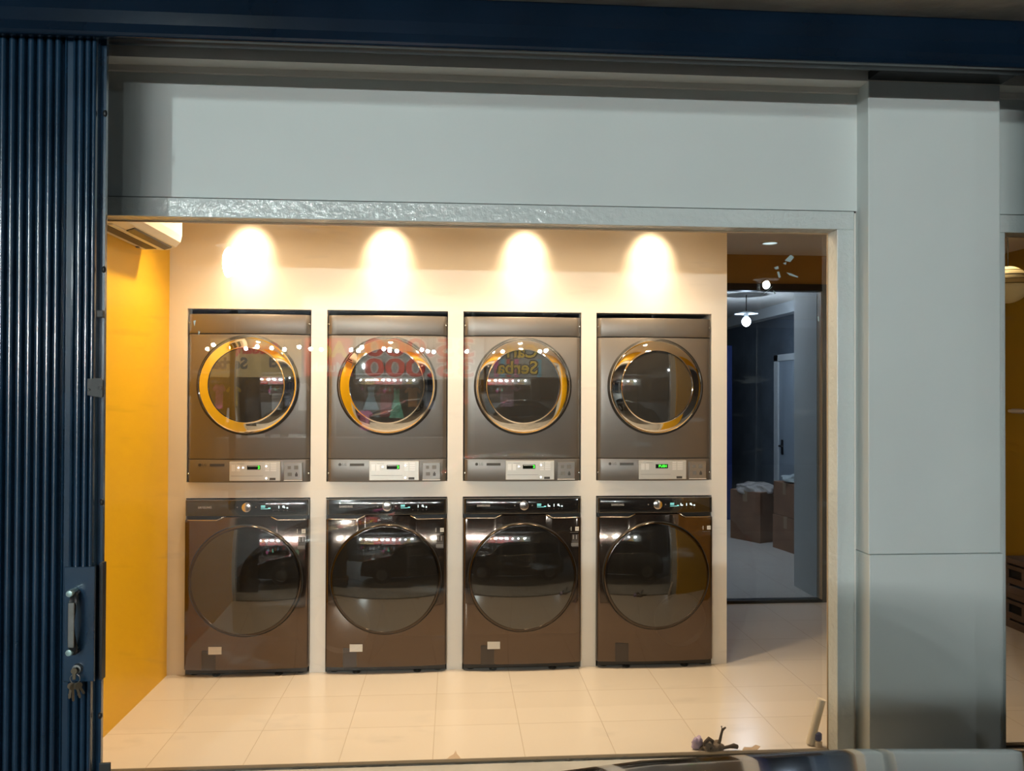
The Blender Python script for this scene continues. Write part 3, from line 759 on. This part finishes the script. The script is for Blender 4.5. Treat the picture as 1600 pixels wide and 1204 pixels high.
bm = bmesh.new(); bmesh.ops.create_icosphere(bm, subdivisions=3, radius=1)
for v in bm.verts:
    n = v.co.copy(); f = 1+.25*math.sin(8*n.x+3*n.y)*math.cos(7*n.z)
    v.co = Vector((n.x*.024*f+n.z*.006, n.y*.018*f, max(0, .026+n.z*.030*f)))
link('film', bm, M['purple'], t, smooth=True)
# flat smears of filler on the tiles
def smear(pts, label, x, y):
    bm = bmesh.new(); prism(bm, pts, 'z', .0, .0012)
    o = tag(link('putty_smear', bm, M['scuff']), label, 'smear'); o.location = (x, y, 0)
smear([(-.045, 0), (-.03, .03), (-.012, .05), (-.002, .088), (.004, .05), (.012, .035), (.022, .0)], 'pointed brown smear on the tiles at the middle of the glass', .012, 3.52)
smear([(-.05, 0), (-.03, .03), (.0, .02), (.03, .05), (.045, .03), (.02, 0)], 'pale brown smear on the tiles right of the cord bundle', 1.36, 3.53)

# ------------------------------------------------------------------ street side (in front of the shop)
struct('ground', boxes((-14, 14, -14, 2.90, -.42, -.30)), M['asphalt'])

def make_car():
    t = thing('car', 'dark glossy car parked close in front of the shop, only its roof showing', 'car', (.48, .57, -.302))
    # stations: x, top z, half width at top, belt z, half width at belt
    st = [(-2.05, .62, .60, .50, .66), (-1.98, .74, .68, .60, .74), (-1.75, .84, .72, .66, .80), (-1.20, .93, .74, .74, .83), (-.95, .97, .74, .82, .84),
          (-.72, 1.24, .62, .88, .85), (-.45, 1.408, .59, .90, .85), (-.20, 1.428, .60, .91, .85), (.12, 1.436, .60, .92, .85), (.4, 1.428, .60, .92, .85),
          (.6, 1.395, .60, .93, .85), (.85, 1.35, .58, .94, .85), (1.10, 1.22, .58, .95, .84), (1.35, 1.02, .66, .95, .83), (1.62, .98, .68, .84, .80), (1.72, .86, .66, .70, .76), (1.76, .60, .60, .5, .68)]
    bm = bmesh.new(); cols = []
    for x, zt, wt, zb, wb in st:
        half = [(0, zt), (wt*.5, zt-.006), (wt*.85, zt-.022), (wt, zt-.055), (wt+(wb-wt)*.15, zt-.055-(zt-.055-zb)*.18), (wb-.02, zb+.02), (wb, zb-.04), (wb+.01, .45), (wb-.02, .22), (wb-.3, .18)]
        pts = [(-w, z) for w, z in half[::-1]] + half[1:]
        cols.append([bm.verts.new((x, w, z)) for w, z in pts])
    nP = len(cols[0]); glass = []
    for i, (A, B) in enumerate(zip(cols, cols[1:])):
        for k in range(nP-1):
            f = bm.faces.new((A[k], A[k+1], B[k+1], B[k]))
            if k in (4, nP-6) and 5 <= i <= 12: glass.append(f)
            if (i in (4, 5) or i in (11, 12)) and 6 <= k <= nP-8: glass.append(f)
        bm.faces.new((A[0], B[0], B[-1], A[-1]))
    bm.faces.new(cols[0][::-1]); bm.faces.new(cols[-1])
    gset = [[v.co.copy() for v in f.verts] for f in glass]
    bmesh.ops.delete(bm, geom=glass, context='FACES_ONLY')
    link('body', bm, M['car'], t, smooth='auto')
    bm = bmesh.new()
    for vs in gset: bm.faces.new([bm.verts.new(v) for v in vs])
    bmesh.ops.remove_doubles(bm, verts=bm.verts, dist=1e-4)
    o = link('car_window', bm, M['carglass'], t); so = o.modifiers.new('thick', 'SOLIDIFY'); so.thickness = .006
    for x in (-1.25, 1.12):
        for s in (-1, 1):
            w = link('wheel', lathe(bmesh.new(), [(.19, -.09), (.30, -.09), (.315, -.07), (.315, .07), (.30, .09), (.19, .09)], (x, s*.80, .315), 'y', 40, True), M['tyre'], t, smooth='auto')
            bm = lathe(bmesh.new(), [(0, s*.07), (.05, s*.075), (.06, s*.06), (.17, s*.05), (.188, s*.088), (.189, s*.0)], (x, s*.80, .315), 'y', 40); link('hub', bm, M['rim'], w, smooth='auto')
    for s in (-1, 1):
        link('headlight', sphere(bmesh.new(), (-1.99, s*.56, .63), .09, 16, 10, (.6, 1.3, .7)), M['lens_clear'], t, smooth=True)
        link('tail_light', sphere(bmesh.new(), (1.71, s*.58, .78), .08, 16, 10, (.5, 1.2, 1)), M['lens_red'], t, smooth=True)
        link('wing_mirror', sphere(bmesh.new(), (-.62, s*.93, .93), .085, 16, 10, (.6, 1.1, .8)), M['car'], t, smooth=True)
    return t
make_car()

def street_lamp(label, loc, h, watts, head=.13, tall=1.):
    t = thing('street_lamp', label, 'street lamp', loc)
    link('pole', tube(bmesh.new(), [(0, -.3, 0), (0, -.3, h*.6), (0, -.3, h+.05+head*tall)], [.06, .045, .035], 14), M['black'], t, smooth='auto')
    link('arm', tube(bmesh.new(), [(0, -.3, h+.03+head*tall), (0, -.1, h+.10+head*tall), (0, .02, h+.10+head*tall)], .025, 10), M['steel'], t, smooth='auto')
    link('lamp_shade', lathe(bmesh.new(), [(.05, h+.12+head*tall), (.19, h+.04+head*tall), (.20, h+.02+head*tall), (.06, h+.08+head*tall)], n=28, axis='z'), M['steel'], t, smooth='auto')
    link('bulb', sphere(bmesh.new(), (0, 0, h), head, 20, 14, (.9, .9, tall)), M[watts], t, smooth=True)
    return t
street_lamp('street lamp across the road to the left of the clothes stall', (-3.64, -6.0, -.30), 4.0, 'lamp_strong', .10, 2.4)
street_lamp('street lamp across the road to the right of the clothes stall', (4.824, -5.0, -.30), 3.614, 'lamp_glow', .062)

# ------------------------------------------------------------------ clothes stall across the street (seen mirrored in the glass)
YS = -9.0; K = .01293
def mx(px): return -4.8 + (px-330)*(2.457+4.8)/570
def mz(py): return 2.300+(560-py)*.01297
C = {}
def col(name, c, r=.8):
    if name not in C: C[name] = mat(name, c, r, var=(6, .15))
    return C[name]
st = thing('market_stall', 'clothes stall with a dark back wall across the street', 'stall', (0, YS-1.2, -.30))
link('back_wall', boxes((-7, 4, -.08, 0, 0, 3.6)), col('stall_back', (.10, .085, .075)), st)
link('stall_roof', boxes((-7.2, 4.2, -.1, 1.5, 3.55, 3.62)), col('stall_roof_sheet', (.12, .12, .13)), st)
for px in (300, 520, 735, 905):
    link('post', tube(bmesh.new(), [(mx(px), 1.3, 0), (mx(px), 1.3, 3.55)], .04, 10), M['steel'], st)
link('rail', tube(bmesh.new(), [(mx(300), 1.1, 2.30), (mx(905), 1.1, 2.30)], .015, 8), M['steel'], st)
link('counter', boxes((mx(340), mx(720), .9, 1.35, 0, 1.02)), col('stall_counter', (.16, .12, .10)), st)
def banner(pa, pb, ya, yb, color, label, texts):
    t = thing('banner', label, 'banner', ((mx(pa)+mx(pb))/2, YS+.16, 0))
    cx = (mx(pa)+mx(pb))/2
    link('cloth', boxes((mx(pa)-cx, mx(pb)-cx, -.01, .0, mz(yb), mz(ya))), color, t)
    for (body, size, px, py, m, th) in texts:
        text('lettering', body, size, (mx(px)-cx, .004, mz(py)), m, t, extr=.003, face='+y', thick=th)
    return t
red = col('banner_red', (.55, .03, .02)); white = col('banner_white', (.80, .80, .76)); yel = col('banner_yellow', (.80, .52, .02)); blk = col('banner_black', (.02, .02, .02))
pale = col('banner_pale', (.44, .46, .42)); cream = col('banner_cream', (.60, .40, .16)); pink = col('banner_pink', (.66, .12, .30)); cyan = col('banner_cyan', (.10, .42, .55))
banner(332, 470, 532, 590, cream, 'cream banner with dark lettering over the left of the stall', [('Serba', .30, 362, 570, blk, .012), ('Cuci', .26, 440, 568, blk, .012), ('Gudang', .30, 400, 547, red, .01)])
banner(474, 548, 530, 588, red, 'red banner beside the cream banner on the stall', [('Ada', .42, 512, 548, yel, .02), ('Murah', .26, 512, 575, white, .008)])
b_ = banner(553, 752, 528, 592, pale, 'pale banner with big red price figures on the stall', [])
for py in (545, 576):
    for m_, th_, yy in ((white, .034, .004), (red, .010, .010)):
        o = text('lettering', '35.000', .50, (0, yy, mz(py)), m_, b_, extr=.003, face='+y', thick=th_); o.scale.x = 1.62
b_ = banner(756, 900, 528, 588, col('banner_grey', (.30, .30, .28)), 'striped banner with yellow lettering at the right of the stall', [('Cari', .36, 812, 549, blk, .03), ('Serba', .36, 805, 574, blk, .03), ('di', .30, 872, 560, blk, .02)])
cx_ = (mx(756)+mx(900))/2
for (bd, px, py) in (('Cari', 812, 549), ('Serba', 805, 574)): text('lettering', bd, .36, (mx(px)-cx_, .010, mz(py)), yel, b_, extr=.003, face='+y', thick=.006)
for j, (pa, m) in enumerate(((768, pink), (778, cyan), (788, red), (800, pink), (836, cyan))):
    link('stripe', boxes((mx(pa)-cx_, mx(pa+7)-cx_, .0001, .002, mz(588), mz(560))), m, b_)
for (px, py) in ((335, 549), (344, 543), (370, 547), (392, 548), (409, 545), (430, 547), (449, 549), (471, 545), (488, 548), (504, 549), (549, 549), (560, 550), (565, 545), (598, 547), (607, 549), (618, 550), (656, 548), (665, 550), (674, 551), (725, 550), (780, 550), (838, 549), (847, 548)):
    t = thing('light_bulb', 'white light bulb hanging in the row along the stall across the street', 'light bulb', (mx(px), YS+.45, mz(py)), 0, 'bulbs along the stall')
    link('bulb', sphere(bmesh.new(), (0, 0, 0), .036, 12, 8), M['stall_bulb'], t, smooth=True)
    link('socket', tube(bmesh.new(), [(0, 0, .034), (0, 0, .09)], .018, 8), M['black'], t)
    link('wire', tube(bmesh.new(), [(0, 0, .09), (0, 0, 3.249-mz(py))], .004, 5), M['cable'], t)
for i_, px_ in enumerate((390, 500, 610, 720, 830)):  # spotlights added to brighten the banners, turned away from the shop glass
    t = thing('added_spotlight', 'black spotlight added over the stall to brighten the banners', 'spotlight', (mx(px_), YS+1.15, 3.0), 0, 'spotlights added over the stall')
    bm = lathe(bmesh.new(), [(0, .10), (.045, .10), (.065, -.06), (.060, -.06), (.04, .08), (0, .08)], (0, 0, 0), 'y', 20); link('lamp_can', bm, M['black'], t, smooth='auto')
    link('clip_arm', tube(bmesh.new(), [(0, .06, .05), (0, .06, .2485)], .012, 8), M['black'], t)
    l = lamp('spot_lamp', 'SPOT', (0, -.03, 0), 95, (1, .96, .90), t, spot_size=math.radians(110), spot_blend=1., shadow_soft_size=.04)
    l.rotation_euler = (math.radians(-58), 0, 0)
NG = [0]
def garment(kind, px, py, w, h, m, label):
    x = mx(px); z = mz(py)
    if kind == 'shirt': P = [(-.30, -.02), (-.5, -.22), (-.38, -.32), (-.27, -.22), (-.27, -1), (.27, -1), (.27, -.22), (.38, -.32), (.5, -.22), (.30, -.02), (.10, 0), (0, -.06), (-.10, 0)]
    elif kind == 'dress': P = [(-.2, 0), (-.18, -.35), (-.5, -1), (.5, -1), (.18, -.35), (.2, 0), (.08, 0), (0, -.08), (-.08, 0)]
    else: P = [(-.4, 0), (-.5, -1), (-.06, -1), (0, -.4), (.06, -1), (.5, -1), (.4, 0)]
    t = thing('garment', label, 'garment', (x, YS-.1+(-.025, .025)[NG[0] % 2]+(.075 if py > 620 else 0), z), 0, 'clothes hanging on the stall')
    NG[0] += 1
    bm = bmesh.new(); prism(bm, [(a_*w, b_*h) for a_, b_ in P], 'y', -.02, .02); link('cloth', bm, m, t, bevel=.008)
    tube_ = tube(bmesh.new(), [(-.12*w, 0, -.05*h), (0, 0, .03), (0, 0, max(.04, 1.985-z))], .006, 6); link('hanger', tube_, M['steel'], t)
G_ = [('shirt', 362, 604, .30, .38, yel, 'yellow shirt hanging on the stall beside the dark coat'), ('trousers', 362, 637, .22, .28, white, 'white shorts hanging below the yellow shirt'),
      ('shirt', 340, 600, .26, .5, pink, 'pink shirt at the left end of the stall'), ('shirt', 392, 586, .50, .95, blk, 'long dark coat hanging from the stall rail'),
      ('shirt', 428, 606, .34, .45, white, 'white shirt hanging right of the dark coat'), ('shirt', 448, 596, .3, .5, col('cl_grey', (.3, .3, .36)), 'grey shirt hanging beside the white shirt'),
      ('shirt', 468, 598, .3, .55, white, 'white blouse hanging under the red banner'), ('dress', 575, 604, .32, .46, col('cl_blue', (.32, .50, .55)), 'pale blue dress hanging under the price figures'),
      ('shirt', 598, 604, .42, .6, col('cl_dred', (.28, .03, .04)), 'dark red shirt hanging under the price figures'), ('dress', 615, 606, .30, .6, col('cl_green', (.12, .42, .27)), 'green dress hanging under the price figures'),
      ('shirt', 640, 604, .34, .4, col('cl_orange', (.5, .2, .05)), 'orange shirt hanging right of the green dress'), ('shirt', 566, 640, .34, .4, pink, 'pink shirt hanging below the pale blue dress'),
      ('shirt', 668, 600, .34, .5, col('cl_slate', (.2, .23, .3)), 'slate shirt hanging at the right of the stall'), ('shirt', 720, 592, .42, .5, red, 'red shirt hanging at the right end of the rail'),
      ('shirt', 790, 600, .5, .45, col('cl_mauve', (.30, .18, .26)), 'mauve shirt hanging under the striped banner')]
for g_ in G_: garment(*g_)
for px, py in ((371, 658), (395, 658), (405, 648), (430, 658), (455, 648), (470, 656)):
    o = tag(link('price_card', boxes((-.09, .09, -.004, .004, 0, .07)), white), 'small white price card standing on the stall counter', 'card', 'price cards on the stall counter')
    o.location = (mx(px), YS+.10+(.0 if py > 650 else -.12), .7205)

# ------------------------------------------------------------------ world, camera, view
w = bpy.data.worlds.new('night'); S.world = w; w.use_nodes = True
bg = w.node_tree.nodes['Background']; bg.inputs['Color'].default_value = (.45, .55, .70, 1); bg.inputs['Strength'].default_value = .012

f, yaw, pit, rol = 1237.27, .0718, .0095, -.0035
cy, sy, cp_, sp = math.cos(yaw), math.sin(yaw), math.cos(pit), math.sin(pit)
R0 = Vector((cy, -sy, 0)); U0 = Vector((-sp*sy, -sp*cy, cp_)); F = Vector((cp_*sy, cp_*cy, sp))
R = math.cos(rol)*R0 - math.sin(rol)*U0; U = math.sin(rol)*R0 + math.cos(rol)*U0
cam = bpy.data.cameras.new('camera'); co = bpy.data.objects.new('camera', cam); COL.objects.link(co)
mtx = Matrix((R, U, -F)).transposed().to_4x4(); mtx.translation = Vector((0, 0, 1.6183)); co.matrix_world = mtx
cam.sensor_fit = 'HORIZONTAL'; cam.sensor_width = 36; cam.lens = f*36/1600
cam.clip_start = .05; cam.clip_end = 100
S.camera = co
vs = S.view_settings; vs.view_transform = 'Standard'; vs.look = 'None'; vs.gamma = 1; vs.exposure = 0
S.display_settings.display_device = 'sRGB'
try: vs.use_curve_mapping = False
except Exception: pass
S.cycles.use_light_tree = True
S.cycles.max_bounces = 10; S.cycles.diffuse_bounces = 5; S.cycles.glossy_bounces = 5; S.cycles.transparent_max_bounces = 12
S.cycles.sample_clamp_indirect = 6
